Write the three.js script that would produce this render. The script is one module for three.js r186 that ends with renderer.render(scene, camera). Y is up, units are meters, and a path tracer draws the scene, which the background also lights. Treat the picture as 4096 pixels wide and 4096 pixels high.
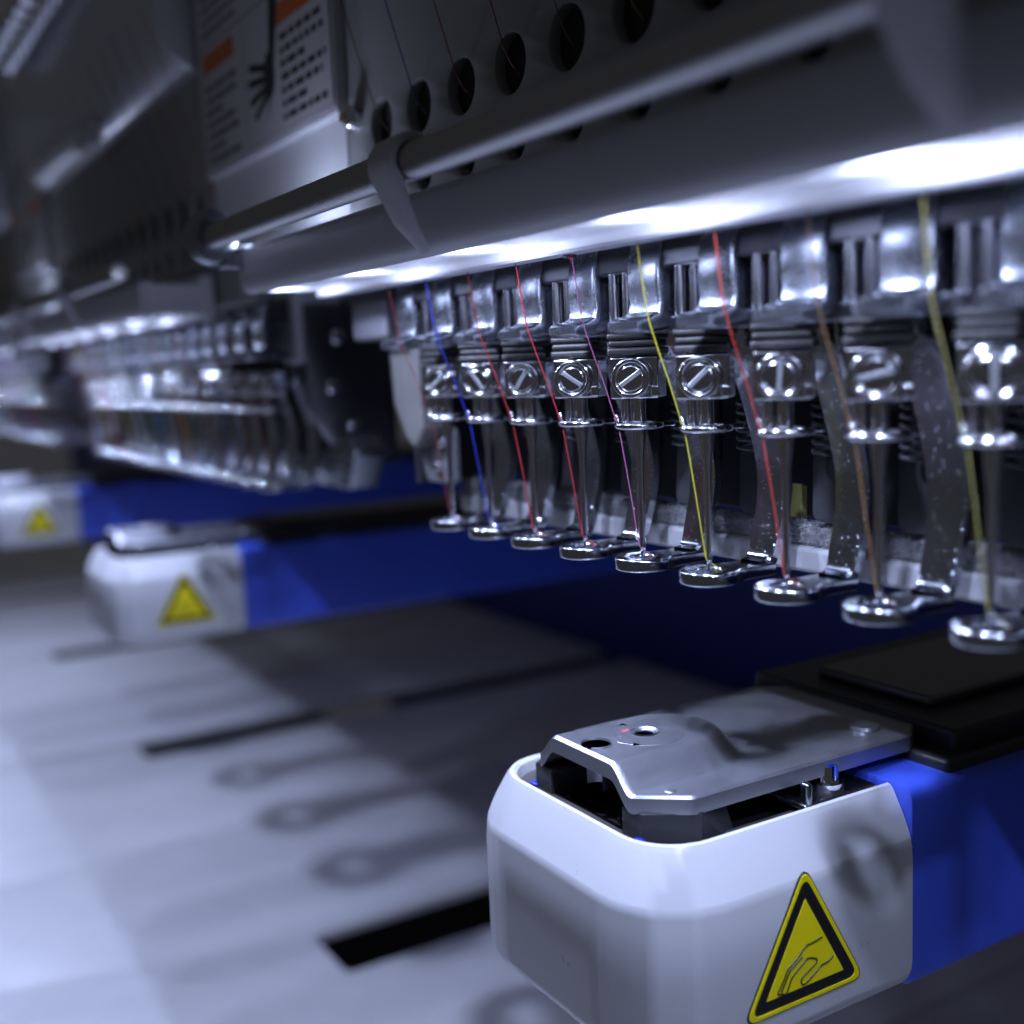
import * as THREE from 'three';
import { mergeGeometries, mergeVertices, toCreasedNormals } from 'three/addons/utils/BufferGeometryUtils.js';
import { RoundedBoxGeometry } from 'three/addons/geometries/RoundedBoxGeometry.js';
import { Brush, Evaluator, SUBTRACTION } from 'three-bvh-csg';

// ---------------------------------------------------------------- camera, air, exposure
// All shapes below are written in millimetres and turned to metres by put(). x runs along the machine, +z is the operator's side.
const MM = 0.001, PITCH = 14, HEAD = 290;
const scene = new THREE.Scene();
scene.background = new THREE.Color().setRGB(0.032, 0.0325, 0.037);
const camera = new THREE.PerspectiveCamera(47.5, 1, 0.004, 20);
{
  const yaw = 0.5384, pitch = 0.1286, roll = -0.0412;
  const f = new THREE.Vector3(-Math.cos(pitch) * Math.cos(yaw), -Math.sin(pitch), -Math.cos(pitch) * Math.sin(yaw));
  const r = new THREE.Vector3().crossVectors(f, new THREE.Vector3(0, 1, 0)).normalize(), u = new THREE.Vector3().crossVectors(r, f);
  camera.position.set(0.1842, 0.0283, 0.0975);
  camera.up.copy(u).multiplyScalar(Math.cos(roll)).addScaledVector(r, -Math.sin(roll));
  camera.lookAt(camera.position.clone().add(f));
  camera.focus = 0.160;
  camera.userData.fStop = 12.5;
}
const renderer = new THREE.WebGLRenderer({ antialias: true });
renderer.toneMapping = THREE.LinearToneMapping;
renderer.toneMappingExposure = 1;
renderer.shadowMap.enabled = true;
const LED_X = [-21.6, 13.2, 48.1, 83, 117.9, 152.8], LED_Y = 47.4, LED_Z = 22, LED_CD = 0.0215;
const ledColor = new THREE.Color().setRGB(0.60, 0.68, 1.0);
for (let h = 0; h < 4; h++) for (const x of LED_X) {
  const l = new THREE.SpotLight(ledColor, LED_CD, 0, 1.5, 0.75, 2);
  l.name = 'head_lamp_light';
  l.position.set((x - h * HEAD) * MM, (LED_Y - 0.7) * MM, LED_Z * MM);
  l.target.position.set((x - h * HEAD) * MM, -0.2, (LED_Z + 4) * MM);
  l.shadow.radius = 0.06; l.castShadow = true;
  scene.add(l, l.target);
}

const BACK_LED = [-26, -20];                                // small lamps on top of the lamp board: they light the white panel below the label
for (let h = 0; h < 4; h++) for (const x of BACK_LED) {
  const l = new THREE.PointLight(ledColor, 0.0007, 0, 2);
  l.name = 'board_lamp_light'; l.position.set((x - h * HEAD) * MM, 0.0509, 0.0222); l.shadow.radius = 0.05; l.castShadow = true;
  scene.add(l);
}
{ // red alignment laser beside the lamp, aimed at the near plate
  const l = new THREE.SpotLight(new THREE.Color().setRGB(1, 0.015, 0.03), 0.22, 0, 0.0085, 0.6, 2);
  l.name = 'laser_pointer_light'; l.position.set(0.0546, 0.0412, 0.0096); l.target.position.set(0.0531, -0.0249, 0.0018); l.shadow.radius = 0.01; l.castShadow = true;
  scene.add(l, l.target);
}

// ---------------------------------------------------------------- random, noise, textures
let seed = 7;
const rnd = () => { seed = (seed * 1664525 + 1013904223) >>> 0; return seed / 4294967296; };
const rr = (a, b) => a + (b - a) * rnd();
function noiseTex(size, layers, lo, hi, srgb) {          // tiling value noise; layers = [[cells, weight], ...]
  const d = new Uint8Array(size * size * 4), v = new Float32Array(size * size);
  let tot = 0;
  for (const [c, w] of layers) {
    tot += w;
    const g = new Float32Array(c * c).map(() => rnd());
    for (let y = 0; y < size; y++) for (let x = 0; x < size; x++) {
      const fx = x / size * c, fy = y / size * c, ix = Math.floor(fx), iy = Math.floor(fy);
      let a = fx - ix, b = fy - iy; a = a * a * (3 - 2 * a); b = b * b * (3 - 2 * b);
      const at = (i, j) => g[(j % c) * c + (i % c)];
      v[y * size + x] += w * ((at(ix, iy) * (1 - a) + at(ix + 1, iy) * a) * (1 - b) + (at(ix, iy + 1) * (1 - a) + at(ix + 1, iy + 1) * a) * b);
    }
  }
  for (let i = 0; i < size * size; i++) { const k = Math.round(255 * (lo + (hi - lo) * v[i] / tot)); d[i * 4] = d[i * 4 + 1] = d[i * 4 + 2] = k; d[i * 4 + 3] = 255; }
  const t = new THREE.DataTexture(d, size, size); t.wrapS = t.wrapT = THREE.RepeatWrapping; t.magFilter = THREE.LinearFilter;
  if (srgb) t.colorSpace = THREE.SRGBColorSpace;
  t.needsUpdate = true;
  return t;
}
const scaled = (t, k) => { const c = t.clone(); c.repeat.set(k, k); return c; };
const fine = noiseTex(256, [[32, 1], [64, 1], [128, 1]], 0, 1), coarse = noiseTex(256, [[6, 1], [13, 0.7], [40, 0.5], [100, 0.35]], 0, 1);
const roughVar = noiseTex(256, [[5, 1], [17, 0.6], [60, 0.5], [128, 0.3]], 0.6, 1), tintVar = noiseTex(256, [[4, 1], [11, 0.6], [50, 0.4]], 0.93, 1, true);
const speck = (() => {                                      // small bright flecks on a plain ground, as of cast or blasted metal
  const n = 512, d = new Uint8Array(n * n * 4).fill(255);
  for (let i = 0; i < n * n; i++) { const k = 128 + 14 * (rnd() - 0.5); d[i * 4] = d[i * 4 + 1] = d[i * 4 + 2] = k; }
  for (let k = 0; k < 1500; k++) { const x = Math.floor(rnd() * n), y = Math.floor(rnd() * n), i = (y * n + x) * 4; const v = rr(180, 255); for (const q of [0, 4, n * 4, n * 4 + 4]) { const j = (i + q) % (n * n * 4); d[j] = d[j + 1] = d[j + 2] = v; } }
  const t = new THREE.DataTexture(d, n, n); t.wrapS = t.wrapT = THREE.RepeatWrapping; t.magFilter = THREE.LinearFilter; t.needsUpdate = true;
  return t;
})();
// uv are in millimetres on extruded and lofted shapes, so repeat = tiles per millimetre
const lin = (r, g, b) => new THREE.Color().setRGB(r, g, b);
const mat = (o) => new THREE.MeshPhysicalMaterial(o);
const M = {
  chrome: mat({ color: lin(0.74, 0.75, 0.78), metalness: 1, roughness: 0.08, bumpMap: scaled(coarse, 0.12), bumpScale: 0.000006 }),
  chromeCast: mat({ color: lin(0.33, 0.35, 0.39), metalness: 1, roughness: 0.33, bumpMap: scaled(coarse, 0.08), bumpScale: 0.00002, roughnessMap: scaled(roughVar, 0.05) }),
  footSteel: mat({ color: lin(0.60, 0.63, 0.69), metalness: 1, roughness: 0.13, bumpMap: scaled(speck, 0.02), bumpScale: 0.0001 }),
  needle: mat({ color: lin(0.74, 0.74, 0.77), metalness: 1, roughness: 0.1 }),
  barSteel: mat({ color: lin(0.40, 0.40, 0.43), metalness: 1, roughness: 0.2 }),
  plate: mat({ color: lin(0.36, 0.37, 0.40), metalness: 0.85, roughness: 0.5, bumpMap: scaled(speck, 0.02), bumpScale: 0.00004, roughnessMap: scaled(roughVar, 0.03) }),
  plateSmooth: mat({ color: lin(0.42, 0.43, 0.46), metalness: 0.9, roughness: 0.34 }),
  darkSteel: mat({ color: lin(0.16, 0.16, 0.17), metalness: 0.9, roughness: 0.34, bumpMap: scaled(fine, 0.05), bumpScale: 0.000008 }),
  grease: mat({ color: lin(0.011, 0.011, 0.01), metalness: 0, roughness: 0.5, bumpMap: scaled(coarse, 0.1), bumpScale: 0.00006 }),
  black: mat({ color: lin(0.024, 0.024, 0.027), roughness: 0.42, bumpMap: scaled(fine, 0.05), bumpScale: 0.000012 }),
  blackMatt: mat({ color: lin(0.012, 0.012, 0.013), roughness: 0.8 }),
  white: mat({ color: lin(0.60, 0.61, 0.63), roughness: 0.4, bumpMap: scaled(fine, 0.02), bumpScale: 0.00001, roughnessMap: scaled(roughVar, 0.02) }),
  grey: mat({ color: lin(0.52, 0.52, 0.55), roughness: 0.42, bumpMap: scaled(fine, 0.03), bumpScale: 0.00001 }),
  greyDark: mat({ color: lin(0.10, 0.10, 0.11), roughness: 0.5, bumpMap: scaled(fine, 0.03), bumpScale: 0.00002 }),
  panel: mat({ color: lin(0.26, 0.265, 0.255), roughness: 0.5, bumpMap: scaled(fine, 0.03), bumpScale: 0.00001 }),
  blue: mat({ color: lin(0.045, 0.095, 0.62), roughness: 0.36, bumpMap: scaled(coarse, 0.05), bumpScale: 0.00009, clearcoat: 0.2, clearcoatRoughness: 0.3 }),
  navy: mat({ color: lin(0.012, 0.03, 0.30), roughness: 0.45, bumpMap: scaled(coarse, 0.02), bumpScale: 0.00012 }),
  bluePaint: mat({ color: lin(0.01, 0.02, 0.55), roughness: 0.35 }),
  table: mat({ color: lin(0.92, 0.92, 0.93), roughness: 0.34, map: scaled(tintVar, 0.006), bumpMap: scaled(fine, 0.01), bumpScale: 0.00002 }),
  rod: mat({ color: lin(0.46, 0.46, 0.46), metalness: 1, roughness: 0.3 }),
  gasket: mat({ color: lin(0.14, 0.13, 0.12), metalness: 0.6, roughness: 0.45, roughnessMap: scaled(roughVar, 0.05) }),
  satin: mat({ color: lin(0.55, 0.56, 0.58), metalness: 0.65, roughness: 0.3, bumpMap: scaled(fine, 0.03), bumpScale: 0.000006 }),
  railWhite: mat({ color: lin(0.36, 0.36, 0.37), roughness: 0.5, bumpMap: scaled(coarse, 0.05), bumpScale: 0.00004 }),
  stone: mat({ color: lin(0.11, 0.107, 0.10), roughness: 0.5 }),
  felt: mat({ color: lin(0.23, 0.23, 0.235), roughness: 1 }),
  feltYellow: mat({ color: lin(0.42, 0.42, 0.13), roughness: 0.9 }),
  lens: mat({ color: lin(0.96, 0.97, 1.0), transmission: 1, thickness: 0, roughness: 0.25, ior: 1.45 }),
  ledSmall: mat({ color: lin(0.8, 0.8, 0.8), emissive: lin(0.6, 0.68, 1), emissiveIntensity: 2 }),
  led: mat({ color: lin(0.8, 0.8, 0.8), emissive: lin(0.85, 0.9, 1), emissiveIntensity: 26 }),
  reflector: mat({ color: lin(0.86, 0.86, 0.86), roughness: 0.5 }),
  yellow: mat({ color: lin(0.88, 0.76, 0.003), roughness: 0.4 }),
  signBlack: mat({ color: lin(0.012, 0.012, 0.014), roughness: 0.4 }),
  signLine: mat({ color: lin(0.05, 0.05, 0.01), roughness: 0.4 }),
  brass: mat({ color: lin(0.55, 0.42, 0.18), metalness: 1, roughness: 0.3 }),
};
const threadMat = (r, g, b) => mat({ color: lin(r, g, b), roughness: 0.6 });

// ---------------------------------------------------------------- helpers
const taken = new Map();
const numbered = (n) => { const k = taken.get(n) ?? 0; taken.set(n, k + 1); return k ? n + '_' + String(k).padStart(3, '0') : n; };
function put(name, geo, material, parent) {               // one named Mesh; geometry in mm -> m
  const list = [].concat(geo).map((g) => (g.index ? g.toNonIndexed() : g));
  for (const g of list) for (const a of Object.keys(g.attributes)) if (!['position', 'normal', 'uv'].includes(a)) g.deleteAttribute(a);
  for (const g of list) if (!g.attributes.uv) g.setAttribute('uv', new THREE.BufferAttribute(new Float32Array(g.attributes.position.count * 2), 2));
  const g = list.length > 1 ? mergeGeometries(list) : list[0].clone();
  g.scale(MM, MM, MM);
  const m = new THREE.Mesh(g, material); m.name = parent === scene ? numbered(name) : name; m.castShadow = m.receiveShadow = true;
  parent.add(m);
  return m;
}
function thing(name, label, category, [x, y, z], group) {
  const o = new THREE.Group(); o.name = numbered(name); scene.add(o);
  o.position.set(x * MM, y * MM, z * MM); o.userData = { label, category };
  if (group) o.userData.group = group;
  return o;
}
function dup(o, label, [x, y, z]) {
  const c = o.clone(); c.name = numbered(o.name.replace(/_\d{3}$/, '')); scene.add(c);
  c.userData = { ...o.userData, label }; c.position.set(x * MM, y * MM, z * MM);
  return c;
}
const box = (x0, x1, y0, y1, z0, z1, r = 0.4, seg = 2) => {
  const w = x1 - x0, h = y1 - y0, d = z1 - z0, rad = Math.min(r, w / 2.01, h / 2.01, d / 2.01);
  const g = new RoundedBoxGeometry(w, h, d, seg, rad).translate((x0 + x1) / 2, (y0 + y1) / 2, (z0 + z1) / 2);
  return boxUV(g);
};
function boxUV(g0) {                                      // uv in mm by the dominant direction of each face
  const g = g0.index ? g0.toNonIndexed() : g0, p = g.attributes.position, n = g.attributes.normal, uv = new Float32Array(p.count * 2);
  for (let i = 0; i < p.count; i += 3) {
    let ax = 0, ay = 0, az = 0;
    for (let k = i; k < i + 3; k++) { ax += Math.abs(n.getX(k)); ay += Math.abs(n.getY(k)); az += Math.abs(n.getZ(k)); }
    for (let k = i; k < i + 3; k++) {
      const [a, b] = ax >= ay && ax >= az ? [p.getZ(k), p.getY(k)] : ay >= az ? [p.getX(k), p.getZ(k)] : [p.getX(k), p.getY(k)];
      uv[k * 2] = a; uv[k * 2 + 1] = b;
    }
  }
  g.setAttribute('uv', new THREE.BufferAttribute(uv, 2));
  return g;
}
const shapeOf = (pts) => new THREE.Shape(pts.map(([a, b]) => new THREE.Vector2(a, b)));
// profile given as [z, y], swept along x from x0 to x1
function sweepX(pts, x0, x1, bevel = 0, seg = 2) {
  const g = new THREE.ExtrudeGeometry(shapeOf(pts), { depth: x1 - x0 - 2 * bevel, bevelEnabled: bevel > 0, bevelSize: bevel, bevelThickness: bevel, bevelSegments: seg, bevelOffset: -bevel, curveSegments: 8 });
  g.translate(0, 0, x0 + bevel);                          // (a, b, along) -> (x = along, y = b, z = a)
  const p = g.attributes.position;
  for (let i = 0; i < p.count; i++) p.setXYZ(i, p.getZ(i), p.getY(i), p.getX(i));
  flip(g); g.computeVertexNormals();
  return boxUV(toCreasedNormals(g, 0.6));
}
function flip(g) {
  if (g.index) { const a = g.index.array; for (let i = 0; i < a.length; i += 3) { const t = a[i]; a[i] = a[i + 1]; a[i + 1] = t; } return; }
  for (const n of Object.keys(g.attributes)) { const at = g.attributes[n], s = at.itemSize, a = at.array; for (let i = 0; i < at.count; i += 3) for (let c = 0; c < s; c++) { const t = a[i * s + c]; a[i * s + c] = a[(i + 1) * s + c]; a[(i + 1) * s + c] = t; } }
}
// outline given as [x, y], thick from z0 to z1
function plateZ(pts, z0, z1, bevel = 0.3, holes = []) {
  const s = shapeOf(pts);
  for (const [x, y, r] of holes) { const p = new THREE.Path(); p.absellipse(x, y, r, r, 0, Math.PI * 2); s.holes.push(p); }
  const g = new THREE.ExtrudeGeometry(s, { depth: z1 - z0 - 2 * bevel, bevelEnabled: bevel > 0, bevelSize: bevel, bevelThickness: bevel, bevelSegments: 2, bevelOffset: -bevel, curveSegments: 14 });
  return boxUV(toCreasedNormals(g.translate(0, 0, z0 + bevel), 0.6));
}
const cylY = (r0, r1, y0, y1, x = 0, z = 0, n = 24) => new THREE.CylinderGeometry(r1, r0, y1 - y0, n).translate(x, (y0 + y1) / 2, z);
const cylZ = (r, z0, z1, x = 0, y = 0, n = 24) => new THREE.CylinderGeometry(r, r, z1 - z0, n).rotateX(Math.PI / 2).translate(x, y, (z0 + z1) / 2);
const lathe = (pts, n = 32) => new THREE.LatheGeometry(pts.map(([r, y]) => new THREE.Vector2(r, y)), n);
const tube = (pts, r, seg = 40, rad = 8) => new THREE.TubeGeometry(new THREE.CatmullRomCurve3(pts.map((p) => new THREE.Vector3(...p)), false, 'catmullrom', 0.3), seg, r, rad);
// rounded polygon outline
function rounded(pts, r, n = 6) {
  const out = [];
  pts.forEach((p, i) => {
    const a = new THREE.Vector2(...pts[(i + pts.length - 1) % pts.length]), b = new THREE.Vector2(...p), c = new THREE.Vector2(...pts[(i + 1) % pts.length]);
    const u = a.clone().sub(b).normalize(), v = c.clone().sub(b).normalize(), k = Math.min(r / Math.tan(Math.acos(THREE.MathUtils.clamp(u.dot(v), -1, 1)) / 2), a.distanceTo(b) * 0.48, c.distanceTo(b) * 0.48);
    const s = b.clone().addScaledVector(u, k), e = b.clone().addScaledVector(v, k);
    for (let j = 0; j <= n; j++) { const t = j / n, q = s.clone().multiplyScalar((1 - t) ** 2).addScaledVector(b, 2 * t * (1 - t)).addScaledVector(e, t * t); out.push([q.x, q.y]); }
  });
  return out;
}
// joins loops of equal length into a skin
function skin(loops, closed) {
  const n = loops[0].length, pos = [], uv = [], idx = [];
  let len = 0;
  loops.forEach((l, j) => {
    if (j) len += new THREE.Vector3(...l[n >> 1]).distanceTo(new THREE.Vector3(...loops[j - 1][n >> 1]));
    let along = 0;
    l.forEach((p, i) => { if (i) along += new THREE.Vector3(...p).distanceTo(new THREE.Vector3(...l[i - 1])); pos.push(...p); uv.push(along, len); });
  });
  for (let j = 0; j + 1 < loops.length; j++) for (let i = 0; i < n - (closed ? 0 : 1); i++) {
    const a = j * n + i, b = j * n + (i + 1) % n, c = a + n, d = b + n;
    idx.push(a, c, b, b, c, d);
  }
  const g = new THREE.BufferGeometry();
  g.setAttribute('position', new THREE.Float32BufferAttribute(pos, 3)); g.setAttribute('uv', new THREE.Float32BufferAttribute(uv, 2)); g.setIndex(idx); g.computeVertexNormals();
  return g;
}
const ordinal = ['first', 'second', 'third', 'fourth', 'fifth', 'sixth', 'seventh', 'eighth', 'ninth', 'tenth', 'eleventh', 'twelfth', 'thirteenth', 'fourteenth', 'fifteenth'];
const headWord = ['the sharp near head', 'the blurred middle head', 'the far left-edge head'];

// ---------------------------------------------------------------- the setting: table and the blue bed behind
{
  const table = new THREE.Group(); table.name = 'table'; table.userData = { kind: 'structure', label: 'pale grey machine table with dark slots and straight seams' }; scene.add(table);
  const y0 = -194, y1 = -190, zb = -396, zf = 420;
  for (let k = -3; k <= 3; k++) {
    const seam = -349 + k * HEAD, slot = -227 + k * HEAD;
    const pts = [[seam + 0.7, -zf], [seam + HEAD - 0.7, -zf], [seam + HEAD - 0.7, -zb], [slot + 34, -zb], ...rounded([[slot + 34, 50], [slot, 50]].concat([[slot, 400], [slot + 34, 400]]), 3.5).slice(0, 14), [slot, -zb], [seam + 0.7, -zb]];
    const g = new THREE.ExtrudeGeometry(shapeOf(pts), { depth: y1 - y0 - 1.2, bevelEnabled: true, bevelSize: 0.6, bevelThickness: 0.6, bevelSegments: 3, bevelOffset: -0.6 });
    g.rotateX(-Math.PI / 2).translate(0, y0 + 0.6, 0);
    put('table_panel', boxUV(toCreasedNormals(g, 0.6)), M.table, table);
  }
  const base = put('machine_base', box(-2600, 900, -640, -520, -560, 430, 4), M.blackMatt, scene);
  base.userData = { kind: 'structure', label: 'black machine base seen through the table slots' };
  const bed = put('machine_bed', box(-2600, 900, -330, -64, -520, -400, 6, 3), M.navy, scene);
  bed.userData = { kind: 'structure', label: 'long dark blue machine bed behind the arms' };
}

// ---------------------------------------------------------------- cylinder arm: blue body, white cap, plate, sticker
function makeArm() {
  const t = thing('cylinder_arm', 'blue cylinder arm with white cap and silver needle plate, nearest and sharp', 'machine arm', [55.5, 0, 0], 'cylinder arms in a row');
  const W = 24.5, F = 18, R = 12, B = -27;
  const outline = (i, y, back = B) => {
    const w = W - i, f = F - i, r = Math.max(R - i, 0.6), pts = [];
    for (let k = 0; k <= 8; k++) pts.push([w, y, back + (f - r - back) * k / 8]);
    for (let k = 1; k < 10; k++) { const a = k / 10 * Math.PI / 2; pts.push([w - r + r * Math.cos(a), y, f - r + r * Math.sin(a)]); }
    for (let k = 0; k <= 10; k++) pts.push([(w - r) * (1 - k / 5), y, f]);
    for (let k = 1; k < 10; k++) { const a = Math.PI / 2 + k / 10 * Math.PI / 2; pts.push([-(w - r) + r * Math.cos(a), y, f - r + r * Math.sin(a)]); }
    for (let k = 0; k <= 8; k++) pts.push([-w, y, f - r + (back - f + r) * k / 8]);
    return pts;
  };
  // arm body
  const body = rounded([[-24.2, -61.6], [24.2, -61.6], [24.2, -32.3], [-24.2, -32.3]], 2.2, 5);
  put('arm_body', plateZ(body, -400, -27.2, 0.3), M.blue, t);
  put('top_rail', [box(-21, 21, -32.6, -27.4, -398, -40, 0.8), box(-23, 23, -33, -30.6, -398, -36, 0.8)], M.black, t);
  put('rail_plate', box(-12, 12, -27.3, -25.6, -300, -46, 0.6), M.darkSteel, t);
  // white cap
  const prof = [[5.2, -40], [5.2, -33.6], [4.95, -32.9], [4.45, -32.5], [3.9, -32.6], [3.35, -33.2], [1.6, -36.3], [0.9, -37.8], [0.35, -39.2], [0.1, -40.6], [0, -42.4], [0, -50], [0, -57], [0.2, -58.6], [0.8, -60.1], [1.9, -61.3], [3.4, -62], [6, -62.3], [14, -62.4], [23.5, -62.4]];
  const cap = put('end_cap', skin(prof.map(([i, y]) => outline(i, y)), false), M.white, t);
  cap.geometry = toCreasedNormals(cap.geometry, 0.5);
  // rim inside the cap and the dark hollow under the plate
  put('inner_rim', skin([[5.25, -39], [5.25, -34.6], [5.5, -34.3], [8.4, -34.3], [8.7, -34.6], [8.7, -39]].map(([i, y]) => outline(i, y)), false), M.gasket, t);
  put('hook_housing', [box(-16, 16, -52, -36.5, -26.9, 9, 0.5), ...[0, 1, 2, 3].map((k) => cylY(2.2, 2.2, -36.6, -35.9, -11 + k * 6.4, 4 - (k % 2) * 3, 16))], M.blackMatt, t);
  for (const [x, z] of [[-13.2, 11.6], [12.6, 11.9]]) put('paint_mark', new THREE.SphereGeometry(0.75, 12, 8).scale(1.2, 0.35, 0.8).translate(x, -33.9, z - 0.9), M.bluePaint, t);
  // plate supports: faceted black blocks
  const block = (s) => {
    const g = new THREE.ExtrudeGeometry(shapeOf([[9, -2], [16.6, -2], [16.6, 4], [12.5, 10.4], [9, 10.4]].map(([x, z]) => [x * s, -z])), { depth: 6.6, bevelEnabled: true, bevelSize: 0.35, bevelThickness: 0.35, bevelSegments: 2 });
    g.rotateX(-Math.PI / 2).translate(0, -37.4, 0);
    const p = g.attributes.position;
    for (let i = 0; i < p.count; i++) if (p.getY(i) > -34 && p.getZ(i) < 2) p.setX(i, p.getX(i) - s * 3.2);
    if (s < 0) { /* mirrored outline keeps its winding through rotateX */ }
    g.computeVertexNormals();
    return boxUV(toCreasedNormals(g, 0.4));
  };
  for (const s of [-1, 1]) put('plate_support', block(s), M.black, t);
  // needle plate: low flanges, a raised middle over the needle hole
  const xl = (z) => (z > 1.5 ? -16 + (z - 1.5) * 0.56 : z < -36 ? -16 + (-36 - z) * 0.7 : -16), xr = (z) => (z > 5 ? 16.6 - (z - 5) * 0.82 : z < -36 ? 16.6 - (-36 - z) * 0.7 : 16.6);
  const sm = (a, b, x) => { const k = THREE.MathUtils.clamp((x - a) / (b - a), 0, 1); return k * k * (3 - 2 * k); };
  const lift = (x, z) => { const d = Math.hypot(x * 0.98, Math.max(0, -(z + 3)) * 0.92); return 3.3 * (1 - sm(6.6, 10.8, d)); };
  const NX = 72, NZ = 90, Z0 = 11.2, Z1 = -43, top = [], bot = [];
  for (let j = 0; j <= NZ; j++) {
    const z = Z0 + (Z1 - Z0) * j / NZ, a = [], b = [];
    for (let i = 0; i <= NX; i++) {
      const x = xl(z) + (xr(z) - xl(z)) * i / NX, e = Math.min(i, NX - i) / NX * 32, f = Math.min(e, Z0 - z), y = -28.2 + lift(x, z) - 0.35 * Math.max(0, 1 - f / 0.5) ** 2;
      a.push([x, y, z]); b.push([x, y - 2.1, z]);
    }
    top.push(a); bot.push(b);
  }
  const uvXZ = (g) => { const p = g.attributes.position, uv = g.attributes.uv; for (let i = 0; i < p.count; i++) uv.setXY(i, p.getX(i), p.getZ(i) + p.getY(i) * 0.7); return g; };
  const loops = top.map((a, j) => a.concat([...bot[j]].reverse()));
  let pg = skin(loops, true);                              // a closed ring per z, then the two ends
  const ends = [];
  for (const [j, way] of [[0, 1], [NZ, 0]]) { const g = skin(way ? [bot[j], top[j]] : [top[j], bot[j]], false); ends.push(g); }
  let solid = mergeGeometries([pg, ...ends].map((g) => uvXZ(g).toNonIndexed()));
  solid = mergeVertices(solid.deleteAttribute('uv').deleteAttribute('normal'), 1e-3); solid.computeVertexNormals();
  solid.setAttribute('uv', new THREE.BufferAttribute(new Float32Array(solid.attributes.position.count * 2), 2));
  const ev = new Evaluator(); ev.attributes = ['position', 'normal', 'uv'];
  let br = new Brush(solid); br.updateMatrixWorld();
  for (const [x, z, r, cone] of [[0, 0.2, 1.1, 2.0], [0, 8.6, 1.9, 2.15]]) {
    for (const g of [new THREE.CylinderGeometry(r, r, 12, 28).translate(x, -25, z), new THREE.CylinderGeometry(cone, r, 0.8, 28).translate(x, -25.0, z)]) { const b2 = new Brush(g); b2.updateMatrixWorld(); br = ev.evaluate(br, b2, SUBTRACTION); br.updateMatrixWorld(); }
  }
  const plate = put('needle_plate', uvXZ(toCreasedNormals(br.geometry, 0.5)), M.plate, t);
  put('hole_ring', new THREE.TorusGeometry(1.55, 0.22, 10, 32).rotateX(Math.PI / 2).translate(0, -25.05, 0.2), M.plateSmooth, plate);
  for (const [x, z, a] of [[-4.6, 0.6, 0], [3.6, 4.4, 2.4]]) put('arrow_mark', new THREE.CylinderGeometry(0.75, 0.75, 0.16, 3).rotateY(a).translate(x, -24.86, z), M.chrome, plate);
  { // thin inset around the needle hole
    const s = new THREE.Shape(); s.absarc(0, -0.2, 5.6, -2.0, 2.2); s.closePath();
    const hole = new THREE.Path(); hole.absellipse(0, -0.2, 1.9, 1.9, 0, Math.PI * 2); s.holes.push(hole);
    put('hole_insert', new THREE.ExtrudeGeometry(s, { depth: 0.05, bevelEnabled: true, bevelSize: 0.05, bevelThickness: 0.03, bevelSegments: 1, curveSegments: 30 }).rotateX(-Math.PI / 2).rotateY(0.6).translate(0, -24.9, 0), M.plate, plate);
  }
  put('dimple', new THREE.SphereGeometry(0.8, 16, 10).scale(1, 0.3, 1).translate(13.2, -28.2, 6.2), M.plateSmooth, plate);
  put('rivet', new THREE.CylinderGeometry(2.1, 2.3, 0.5, 28).translate(10.5, -27.9, -33), M.plateSmooth, plate);
  // bracket with screw at the side of the plate
  const br2 = put('screw_bracket', [box(11, 19.2, -33.6, -32.7, -26, -12, 0.4), box(17.6, 19.2, -33.5, -29.8, -13.6, -12.4, 0.5)], M.chromeCast, t);
  put('screw', [cylY(2.6, 2.6, -32.7, -31.7, 15.6, -19.5, 28), cylY(1.9, 1.7, -31.7, -29.4, 15.6, -19.5, 6)], M.chrome, br2);
  put('paint_mark', new THREE.SphereGeometry(1.2, 14, 8).scale(1, 0.35, 1).translate(15.6, -29.4, -19.5), M.bluePaint, br2);
  // warning sticker on the cap's side; drawn as [toward the front, up]
  const tri = (s, r) => rounded([[0, 12.53], [10.85, -6.27], [-10.85, -6.27]].map(([a, b]) => [a * s, b * s]), r, 8);
  const side = (g) => g.rotateY(-Math.PI / 2).scale(-1, 1, 1);
  const onSide = (pts, x0, x1, hole) => {
    const s = new THREE.Shape(pts.map(([a, b]) => new THREE.Vector2(-a, b)));
    if (hole) s.holes.push(new THREE.Path(hole.map(([a, b]) => new THREE.Vector2(-a, b))));
    const g = new THREE.ExtrudeGeometry(s, { depth: x1 - x0, bevelEnabled: true, bevelSize: 0.05, bevelThickness: 0.04, bevelSegments: 2, bevelOffset: -0.05 });
    return g.rotateY(Math.PI / 2).translate(x0, -50.0, -6.3);
  };
  const sticker = put('warning_sticker', onSide(tri(1, 1.3), W - 0.05, W + 0.14), M.signBlack, t);
  put('yellow_border', onSide(tri(0.975, 1.25), W + 0.14, W + 0.24, tri(0.885, 1.1)), M.yellow, sticker);
  put('yellow_field', onSide(tri(0.64, 0.12), W + 0.14, W + 0.2), M.yellow, sticker);
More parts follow.
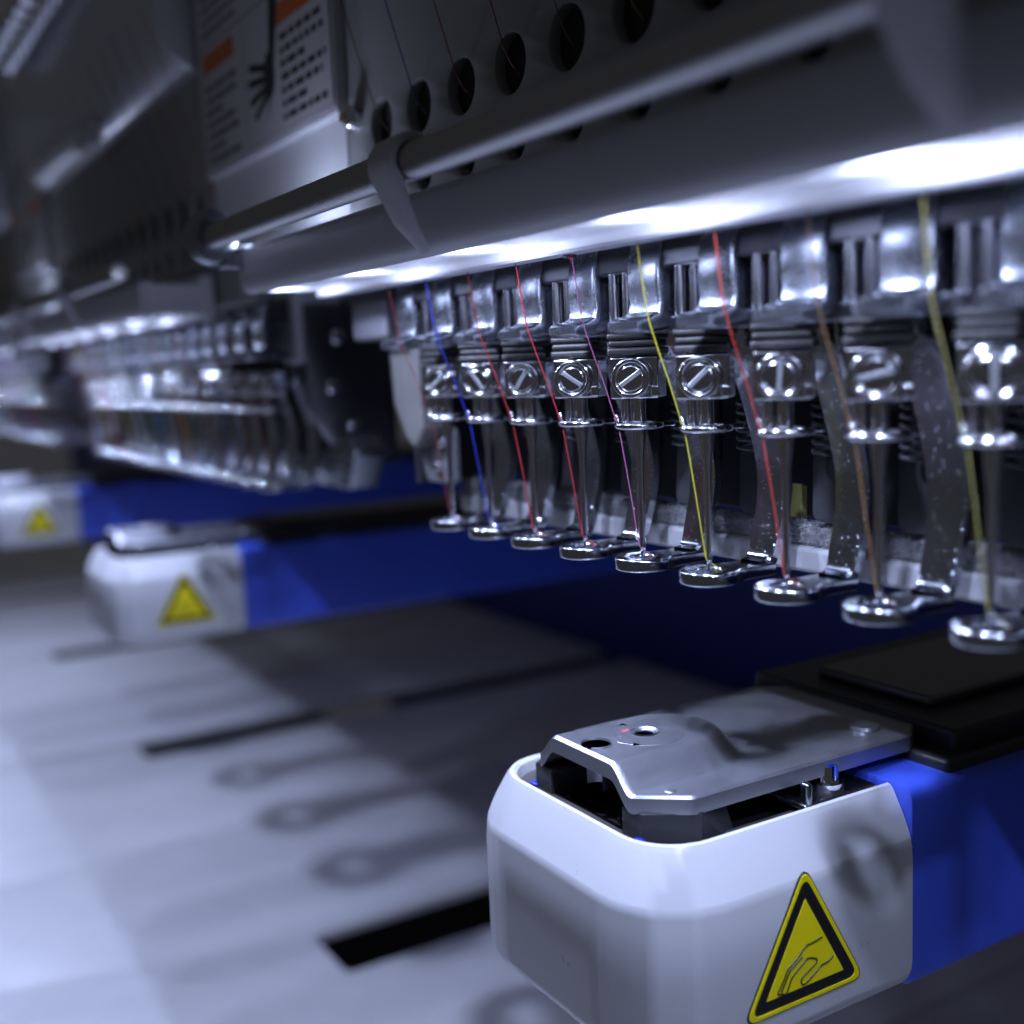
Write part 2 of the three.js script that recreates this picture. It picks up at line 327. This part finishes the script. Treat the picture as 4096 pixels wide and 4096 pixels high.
  const hand = [
    [[-2.95, 1.81], [-1.42, 1.6], [-0.08, 1.49], [0.72, 0.94], [1.52, 0.31], [3.13, -0.7], [3.91, -1.91], [4.98, -3.52], [4.46, -3.74], [3.63, -3.97], [3.33, -3.69], [2.46, -2.09], [1.06, -1.09], [-0.15, -0.36], [-1.08, -0.52], [-1.92, -0.89], [-1.93, -1.31], [-1.43, -1.63], [-0.42, -2.11], [0.79, -2.76], [0.88, -3.31], [0.56, -3.67], [-0.06, -3.55], [-1.67, -2.71], [-2.68, -2.07], [-3.91, -1.92], [-4.92, -1.37]],
    [[0.69, 0.19], [1.5, -0.27], [2.81, -1.06], [3.59, -2.19], [4.37, -3.49]],
  ];
  put('hand_outline', hand.map((l) => new THREE.TubeGeometry(new THREE.CatmullRomCurve3(l.map(([a, b]) => new THREE.Vector3(W + 0.22, b - 50.0, a - 6.3)), false, 'catmullrom', 0.4), l.length * 8, 0.15, 6)), M.signLine, sticker);
  return t;
}
const arm = makeArm();
dup(arm, 'blurred blue cylinder arm with white cap, middle one of three', [55.5 - HEAD, 0, 0]);
dup(arm, 'far blurred cylinder arm with white cap, at the left edge', [55.5 - 2 * HEAD, 0, 0]);

// ---------------------------------------------------------------- sewing head
function labelTexture() {
  const W = 660, H = 640, c = document.createElement('canvas'); c.width = W; c.height = H;
  const g = c.getContext('2d'), X = (x) => (x + 49) * 10, Y = (y) => H - (y - 66) * 10;
  g.fillStyle = '#b4b4b4'; g.fillRect(0, 0, W, H);
  const bars = (x0, x1, y, n, step, h) => { g.fillStyle = '#2c2c30'; for (let k = 0; k < n; k++) { let x = x0; const end = x1 - (k % 3 === 2 ? (x1 - x0) * 0.45 : rr(0, 2)); while (x < end) { const w = Math.min(rr(1.5, 4.4), end - x); g.fillRect(X(x), Y(y - k * step), w * 10, h * 10); x += w + 0.8; } } };
  g.fillStyle = '#b85a18'; g.fillRect(X(-46.6), Y(89), 18.6 * 10, 36); g.fillRect(X(-6.4), Y(88), 20.6 * 10, 34);
  bars(-46, -27, 83, 7, 2.2, 1.0); bars(-46, -10, 104, 6, 2.2, 1.0);
  bars(-5, 14.5, 83, 7, 2.1, 1.05); bars(0, 14.5, 104, 6, 2.2, 1.0);
  g.strokeStyle = '#55555a'; g.lineWidth = 3; g.beginPath(); g.moveTo(X(-23), Y(68)); g.lineTo(X(-23), Y(90)); g.stroke(); g.strokeRect(X(-48), Y(90.3), 640, 225);
  g.fillStyle = '#101216'; g.beginPath(); g.moveTo(X(-12), Y(71)); g.lineTo(X(-9), Y(90)); g.lineTo(X(-4.2), Y(91)); g.lineTo(X(-8.6), Y(78)); g.closePath(); g.fill();
  g.lineCap = 'round'; g.strokeStyle = '#101216'; g.lineWidth = 14;
  for (const [a, b, x, y] of [[-10, 79, -20, 81], [-10.5, 77.5, -20.6, 78.4], [-10.5, 76.5, -20, 75.2], [-11, 75.5, -18, 72.4]]) { g.beginPath(); g.moveTo(X(a), Y(b)); g.lineTo(X(x), Y(y)); g.stroke(); }
  g.beginPath(); g.ellipse(X(-10.6), Y(78), 26, 38, 0, 0, 7); g.fill();
  const t = new THREE.CanvasTexture(c); t.colorSpace = THREE.SRGBColorSpace;
  return t;
}
function makeHead() {
  const t = thing('sewing_head', 'nearest sewing head with lit lamp strip, round holes and grey guard rod', 'sewing head', [0, 0, 0], 'sewing heads along the machine');
  // case behind the needles
  put('needle_case', [box(-93, 195, 56.4, 150, -40, 7.9, 1.5), box(-27, 204, 44.6, 56.6, -30, 7.6, 0.6)], M.panel, t);
  const holes = [];
  for (let k = 0; k < 14; k++) { holes.push([k * PITCH, 69, 4.1]); holes.push([k * PITCH + 0.6, 58.6, 2.6]); }
  const front = put('front_panel', plateZ(rounded([[-14, 54], [194.6, 54], [194.6, 118], [-14, 118]], 1.5, 4), 8.05, 10, 0.25, holes), M.panel, t);
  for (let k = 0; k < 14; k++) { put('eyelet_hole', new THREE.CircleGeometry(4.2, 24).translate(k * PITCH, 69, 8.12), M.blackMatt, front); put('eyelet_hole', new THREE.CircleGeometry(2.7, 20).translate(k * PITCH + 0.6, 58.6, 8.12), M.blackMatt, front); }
  // upper tension cover with knobs
  put('tension_cover', sweepX([[8, 99], [13, 99.5], [18.5, 104], [20, 108], [20, 190], [8, 190]], 0, 192, 0.8), M.satin, t);
  put('cover_latch', box(92, 116, 96.4, 103, 16.4, 19.6, 0.8), M.grey, t);
  for (let k = 0; k < 15; k++) {
    const kn = put('tension_knob', new THREE.LatheGeometry([[0, 0], [2.2, 0], [2.2, 3], [5.2, 3.4], [5.4, 4.4], [4.4, 5.2], [5.3, 6], [5.2, 7.4], [3, 8], [3, 12], [2.4, 12.6], [0, 12.8]].map((p) => new THREE.Vector2(...p)), 20).rotateX(Math.PI / 2).translate(20 + k * 12.4, 141, 19.8), M.chrome, t);
    kn.userData = {};
  }
  // label cover on the left, above a white panel
  put('side_panel', box(-93, -14.4, 56, 76, 6.5, 10.1, 0.3), M.white, t);
  const lb = put('access_cover', box(-92.4, -13.6, 73.2, 150, 8.5, 12, 0.5), M.grey, t);
  const lab = put('warning_label', boxUV(new THREE.BoxGeometry(77, 73, 0.3).translate(-52.8, 111.4, 12.12)), mat({ map: labelTexture(), roughness: 0.45 }), lb);
  { const p = lab.geometry.attributes.position, uv = lab.geometry.attributes.uv; for (let i = 0; i < p.count; i++) uv.setXY(i, (p.getX(i) / MM + 91.1) / 78.1, (p.getY(i) / MM - 72.7) / 75.4); }
  put('cover_screw', [cylZ(2.1, 10, 11.2, -9.6, 71.6), new THREE.SphereGeometry(2.0, 20, 12).scale(1, 1, 0.8).translate(-9.6, 71.6, 11.2)], M.chrome, t);
  put('screw_post', cylZ(0.9, 12.4, 13.1, -9.6, 71.6), M.brass, t);
  // lamp under the front edge
  const X0 = -29, X1 = 186;
  const lamp = put('lamp_cover', sweepX([[24.5, 42.55], [25.4, 42.75], [26.2, 43.3], [26.7, 44.2], [26.9, 45.4], [26.9, 49.8], [26.6, 50.5], [26.0, 50.9], [23.4, 50.9], [23.2, 50.5], [23.4, 50.1], [24.6, 50.0], [25.1, 49.6], [25.3, 48.8], [25.3, 45.2], [25.0, 44.2], [24.4, 43.8]], X0, X1, 0.25, 2), M.grey, t);
  for (const x of [X0 + 0.1, X1 - 1.6]) put('lamp_end', box(x, x + 1.5, 43, 50.4, 11, 25.2, 0.4), M.grey, lamp);
  put('lamp_lip', [sweepX([[8.6, 41.9], [11.6, 41.9], [12.0, 42.3], [12.0, 52.4], [8.6, 52.4]], X0, X1, 0.3)], M.grey, lamp);
  put('lamp_reflector', box(X0 + 1.7, X1 - 1.7, 48.6, 49.6, 12.1, 24.4, 0.2), M.reflector, lamp);
  put('lamp_lens', box(X0 + 1.7, X1 - 1.7, 42.95, 43.0, 12.05, 24.7, 0.01, 1), M.lens, lamp);
  for (const x of BACK_LED) put('led_light', box(x - 1.5, x + 1.5, 49.65, 50.3, 20.8, 23.1, 0.15), M.ledSmall, lamp);
  for (const x of LED_X) put('led_light', box(x - 2.2, x + 2.2, 47.2, 48.5, LED_Z - 1.6, LED_Z + 1.6, 0.2), M.led, lamp);
  // guard rod with ribs, its end ring and clips
  const RY = 52.7, RZ = 32;
  const ribs = [[0, -27]];
  for (let x = -27; x <= 190; x += 0.9) ribs.push([2.06, x], [2.24, x + 0.25], [2.24, x + 0.5], [2.06, x + 0.75]);
  ribs.push([0, 190.7]);
  put('guard_rod', lathe(ribs, 28).rotateZ(-Math.PI / 2).translate(0, RY, RZ), M.rod, t);
  const ring = lathe([[2.2, -1.7], [4.2, -1.7], [4.9, -1.0], [5.1, 0], [4.9, 1.0], [4.2, 1.7], [2.2, 1.7]], 36).rotateZ(-Math.PI / 2);
  put('rod_collar', [ring.clone().translate(-27.4, RY, RZ), box(-28.6, -25.8, 47, 52, 24, 31, 0.8)], M.chromeCast, t);
  for (const x of [52, 131]) {
    const arc = [];
    for (let k = 0; k <= 16; k++) { const a = -0.5 + k / 16 * 3.9; arc.push([RZ + 3.6 * Math.cos(a), RY + 3.6 * Math.sin(a)]); }
    const prof = [...arc, ...[...Array(13).keys()].map((k) => { const a = 3.4 - k / 12 * 4.2; return [RZ + 2.25 * Math.cos(a), RY + 2.25 * Math.sin(a)]; }), [32.8, 49.2], [31.2, 45.6], [29.2, 42.4], [29.8, 42.0], [33, 45.6]];
    const g = sweepX(prof, x - 3.2, x + 3.2, 0.5, 3), p = g.attributes.position;
    for (let i = 0; i < p.count; i++) { const y = p.getY(i), k = y < 51 && p.getZ(i) > 28.7 ? 0.22 + 0.78 * Math.max(0, (y - 41.8) / 9.2) : 1; p.setX(i, x + (p.getX(i) - x) * k); }
    g.computeVertexNormals();
    put('rod_clip', toCreasedNormals(g, 0.7), M.grey, t);
  }
  // chrome fingers between the needle bars
  const fp = [[1.0, 46], [2.6, 46], [3.6, 43], [4.2, 40], [4.3, 37], [4.0, 35], [4.3, 33.9], [5.4, 33.4], [7.0, 33.2], [7.7, 32.7], [7.7, 31.7], [7.0, 31.2], [4.6, 31.1], [2.0, 31.8], [1.0, 33.4]];
  for (let k = -1; k < 15; k++) put('guide_finger', sweepX(fp, k * PITCH + 3.6, k * PITCH + 10.2, 0.5, 3), M.chromeCast, t);
  put('finger_bar', [box(-9, 205, 31.2, 33.4, -2.6, 1.6, 0.5), box(-9, 205, 39.2, 45.2, -3.4, 3.2, 0.5)], M.darkSteel, t);
  for (let k = 0; k < 15; k++) for (const [dx, r] of [[-1.5, 0.75], [1.3, 0.6]]) put('guide_pin', cylY(r, r, 33, 39.4, k * PITCH + dx, 2.5, 16), M.barSteel, t);
  const laser = put('laser_pointer', cylY(0.9, 0.9, 41.5, 45, 54.6, 9.6, 20), M.black, t);
  put('laser_light', cylY(0.25, 0.25, 41.35, 41.6, 54.6, 9.6, 14), mat({ color: lin(0.2, 0.01, 0.01), emissive: lin(1, 0.02, 0.03), emissiveIntensity: 0.3 }), laser);
  // backs of the feet: dark leaf levers, the felt rail
  const leaf = rounded([[-3.4, 6], [3.4, 5.6], [3.9, 14], [3.2, 24], [-3.2, 24], [-3.8, 14]], 1.4, 4);
  const leafG = boxUV(plateZ(leaf, -0.7, 0.7, 0.25).rotateX(-0.12));
  for (let k = 0; k < 15; k++) {
    put('catch_lever', leafG.clone().rotateY(0.25).translate(k * PITCH + 8.2, 0, -14.2), M.black, t);
    put('lever_spring', tube([...Array(40).keys()].map((i) => [k * PITCH + 8.2 + 1.5 * Math.cos(i * 0.9), 15 + i * 0.17, -12.4 + 1.5 * Math.sin(i * 0.9)]), 0.28, 120, 5), M.black, t);
  }
  put('back_wall', box(-20, 206, 4, 46, -30, -26, 0.5), M.blackMatt, t);
  const rail = put('felt_rail', box(-23, 206, -1.3, 2.3, -18, -14, 0.8, 3), M.railWhite, t);
  put('felt_strip', box(-22, 205, 2.2, 5.2, -19, -14.6, 0.7), M.felt, rail);
  const hairs = [], cone = new THREE.CylinderGeometry(0.02, 0.08, 1, 3, 1, true);
  for (let i = 0; i < 9000; i++) {
    const clump = Math.sin(i * 12.9898) * 0.5;
    hairs.push(cone.clone().scale(1, rr(0.9, 2.6), 1).translate(0, 0.4, 0).rotateX(rr(-0.3, 2.2)).rotateZ(rr(-0.9, 0.9)).translate(rr(-22, 205) + clump, rr(2.4, 5.2), rr(-15.4, -14.5)));
  }
  put('felt_fibres', hairs, M.felt, rail).userData = { kind: 'stuff' };
  for (let k = 4; k < 14; k++) put('yellow_pad', box(k * PITCH + 4.2, k * PITCH + 11.2, 4.4, 10.4 - (k % 3) * 0.7, -20.5, -19.2, 0.3), M.feltYellow, rail);
  // ends of the head
  put('end_bracket', plateZ(rounded([[-33, 39], [-25.5, 39], [-17, 33], [-17, 16], [-21, 12], [-24.6, 14], [-29.5, 20.6], [-30.5, 31], [-33, 33]], 1.6, 5), -9, -3.5, 0.5), M.stone, t);
  const holder = put('end_holder', plateZ(rounded([[-27, 16], [-14, 16], [-14, 5], [-25.5, 5], [-27, 8]], 1.6, 5), -9.8, -8.2, 0.4), M.greyDark, t);
  for (const [x, y] of [[-17.4, 13.2], [-19.3, 8.4]]) put('screw', [cylZ(1.2, -8.3, -7.2, x, y), new THREE.SphereGeometry(1.1, 14, 10).scale(1, 1, 0.5).translate(x, y, -7.2)], M.chrome, holder);
  put('side_plate', box(-33.5, -31.5, 4, 60, -90, -9.5, 0.5), M.blackMatt, t);
  put('end_cover', box(-36, -20, 33.5, 44.5, -8, 2, 1.2), M.greyDark, t);
  put('end_pillar', [box(193, 207, 30, 62, -16, -4, 1), box(150, 194, 46, 52, -8, 6, 1)], M.grey, t);
  const tr = put('trimmer_bracket', [sweepX([[-26, 44], [-6, 44], [-6, 20], [-12, 10], [-20, 4], [-28, 6]], 203, 208, 0.6)], M.darkSteel, t);
  put('trimmer_foot', plateZ(rounded([[196, 2.4], [214, -1], [220, 8], [216, 13], [200, 8]], 2, 5), -20, -12, 0.6), M.chromeCast, tr);
  for (const [y, z] of [[36, -14], [24, -12], [14, -17], [9, -21]]) put('screw', new THREE.SphereGeometry(1.9, 16, 10).scale(0.5, 1, 1).translate(208.4, y, z), M.chrome, tr);
  return t;
}
const head = makeHead();
dup(head, 'out of focus sewing head behind the near one, with glowing lamp strip', [-HEAD, 0, 0]);
dup(head, 'farthest sewing head, strongly blurred, cut by the left edge', [-2 * HEAD, 0, 0]);

dup(head, 'sewing head beyond the left edge of the picture', [-3 * HEAD, 0, 0]);

// ---------------------------------------------------------------- needle bars, presser feet and threads
const COLORS = [['dark red', 0.22, 0.012, 0.012], ['blue', 0.012, 0.02, 0.5], ['red', 0.5, 0.012, 0.018], ['crimson', 0.48, 0.008, 0.025], ['mauve pink', 0.42, 0.12, 0.28], ['bright yellow', 0.62, 0.58, 0.02], ['orange red', 0.6, 0.05, 0.02], ['brown', 0.3, 0.15, 0.04], ['olive yellow', 0.36, 0.33, 0.08], ['white', 0.7, 0.7, 0.7], ['green', 0.03, 0.25, 0.06], ['light blue', 0.12, 0.3, 0.6], ['grey', 0.3, 0.3, 0.3], ['orange', 0.6, 0.22, 0.02], ['dark green', 0.01, 0.1, 0.04]];
function makeNeedleBar(angle) {
  const t = thing('needle_bar', 'x', 'needle bar', [0, 0, 0]);
  put('bar_rod', [cylY(2.0, 2.0, 31.5, 46, 0, 0, 24)], M.barSteel, t);
  const turn = (g) => g.rotateY(0.7);
  const block = put('clamp_block', turn(box(-3.4, 3.3, 22.6, 28.3, -3.2, 2.3, 0.35)), M.chrome, t);
  put('clamp_ear', [turn(box(2.4, 3.6, 22.8, 24.4, 2.0, 3.4, 0.3).rotateZ(0))], M.chrome, block);
  put('felt_washer', [turn(box(-3.7, 3.7, 28.4, 29.5, -3.5, 2.6, 0.4)), turn(box(-3.5, 3.5, 29.55, 30.5, -3.3, 2.5, 0.4)), turn(box(-3.7, 3.7, 30.55, 31.5, -3.5, 2.6, 0.4))], M.grease, t);
  const face = lathe([[0, 0], [2.75, 0], [2.75, 1.15], [2.6, 1.35], [2.3, 1.4], [2.05, 1.3], [1.95, 1.0], [1.9, 0.95], [1.8, 1.15], [1.5, 1.35], [0, 1.5]], 40).rotateX(Math.PI / 2);
  const sc = put('clamp_screw', turn(face.translate(-0.2, 25.4, 2.2)), M.chrome, block);
  put('screw_slot', turn(box(-1.75, 1.75, -0.3, 0.3, 3.3, 3.76, 0.06).rotateZ(angle).translate(-0.2, 25.4, 0)), M.plateSmooth, sc);
  put('needle_shank', [cylY(1.0, 1.0, 17.6, 22.8, 0, 0, 20), cylY(0.62, 0.62, 18.6, 22.8, -1.7, 0.9, 14)], M.needle, t);
  put('needle', lathe([[0, 0.1], [0.1, 0.3], [0.3, 1.6], [0.48, 2.2], [0.5, 9], [0.55, 13.6], [0.95, 17.6], [0.95, 18]], 18), M.needle, t);
  const guide = put('thread_guide', new THREE.TorusGeometry(2.95, 0.5, 14, 56).rotateX(Math.PI / 2).translate(0, 18.9, 0), M.chrome, t);
  put('guide_hook', tube([[-1.6, 19.1, 2.5], [-1.7, 20.0, 2.7], [-1.2, 20.3, 2.9], [-0.9, 19.4, 2.9]], 0.28, 16, 8), M.chrome, guide);
  put('guide_stem', box(-0.5, 0.5, 18.5, 19.3, -6, -2.8, 0.2), M.chrome, guide);
  return t;
}
function makeFoot() {
  const t = thing('presser_foot', 'x', 'presser foot', [0, 0, 0]);
  const so = new THREE.Shape(); so.absarc(0, 0, 3.95 - 0.4, -0.72, Math.PI + 0.72); so.quadraticCurveTo(-2.35, 3.6 + 0.2, -2.3, 8.6); so.lineTo(2.3, 8.6); so.quadraticCurveTo(2.35, 3.8, 2.67, -2.34 * -1);
  so.curves.length = 0; so.currentPoint.set(0, 0);
  for (let k = 0; k <= 40; k++) { const a = 0.85 - k / 40 * (Math.PI + 1.7) , x = 3.55 * Math.cos(a), z = 3.55 * Math.sin(a); if (k) so.lineTo(x, z); else so.moveTo(x, z); }
  so.lineTo(-2.15, 4.4); so.lineTo(-2.1, 8.9); so.lineTo(2.1, 8.9); so.lineTo(2.15, 4.4); so.closePath();
  const eye = new THREE.Path(); eye.absellipse(0, 0, 2.05, 2.05, 0, Math.PI * 2); so.holes.push(eye);
  put('foot_sole', boxUV(toCreasedNormals(new THREE.ExtrudeGeometry(so, { depth: 1.0, bevelEnabled: true, bevelSize: 0.4, bevelThickness: 0.4, bevelSegments: 5, curveSegments: 40 }).rotateX(-Math.PI / 2).translate(0, -0.7, 0), 0.7)), M.footSteel, t);
  // sole bar and heel, then the curved shank
  const sp = new THREE.SplineCurve([[-7.2, 0.1], [-8.4, 0.35], [-9.4, 1.4], [-10.2, 4], [-11.3, 8], [-11.6, 12], [-10.9, 16], [-9.4, 21], [-7.6, 26], [-6.6, 30], [-6.4, 40]].map((p) => new THREE.Vector2(...p)));
  const N = 60, loops = [];
  for (let i = 0; i <= N; i++) {
    const u = i / N, p = sp.getPoint(u), d = sp.getTangent(u), n = new THREE.Vector2(-d.y, d.x), th = 0.9, w = 1.95 + 0.75 * Math.min(1, u * 2.2), b = 0.34;
    loops.push([[w, -th + b], [w - b, -th], [-w + b, -th], [-w, -th + b], [-w, th - b], [-w + b, th], [w - b, th], [w, th - b]].map(([x, k]) => [x, p.y + n.y * k, p.x + n.x * k]));
  }
  const g = skin(loops, true);
  put('foot_shank', boxUV(toCreasedNormals(g, 0.5)), M.footSteel, t);
  return t;
}
const feet = makeFoot(), bars = [makeNeedleBar(0.7), makeNeedleBar(-0.95), makeNeedleBar(1.0), makeNeedleBar(-0.6), makeNeedleBar(0.6), makeNeedleBar(0.75), makeNeedleBar(1.5), makeNeedleBar(0.2), makeNeedleBar(1.57)];
const made = { needle_bar: false, presser_foot: false };
for (const b of [feet, ...bars]) b.removeFromParent();
taken.delete('needle_bar'); taken.delete('presser_foot');
for (let h = 0; h < 3; h++) for (let k = 0; k < 15; k++) {
  const x = k * PITCH - h * HEAD, where = `${ordinal[k]} from left on ${headWord[h]}`, col = COLORS[(k + h * 4) % 15];
  const b = dup(bars[h ? (k * 5 + h) % 9 : k % 9], `chrome needle bar with slotted clamp screw, ${where}`, [x, 0, 0]); b.userData.group = 'needle bars in a row';
  const f = dup(feet, `chrome ring presser foot, ${where}`, [x, 0, 0]); f.userData.group = 'presser feet in a row';
  const th = thing('thread', `${col[0]} sewing thread, ${where}`, 'thread', [x, 0, 0], 'sewing threads');
  const m = threadMat(col[1] * 0.5, col[2] * 0.5, col[3] * 0.5), w = 0.09, bend = rr(-0.4, 0.4);
  put('strand', tube([[0.3, 46, 12.6 - 1], [0.1, 42, 10.4], [-0.6, 33, 8.4], [-0.9, 24.6, 5.0], [-1.0, 20, 3.3], [-0.7, 18.4, 2.9], [-0.35 + bend * 0.3, 10, 1.6], [0, 2.4, 0.55], [0.1, 1.6, 0], [0.4, 1.0, -0.8], [0.9, 0.2, -1.5]], w, 90, 7), m, th);
  put('strand', tube([[0.2, 112, 24.4], [rr(-0.3, 0.3), 90, 16.8], [0, 71, 10.8], [0, 67.6, 8.4]], w, 24, 6), m, th);
}
renderer.render(scene, camera);
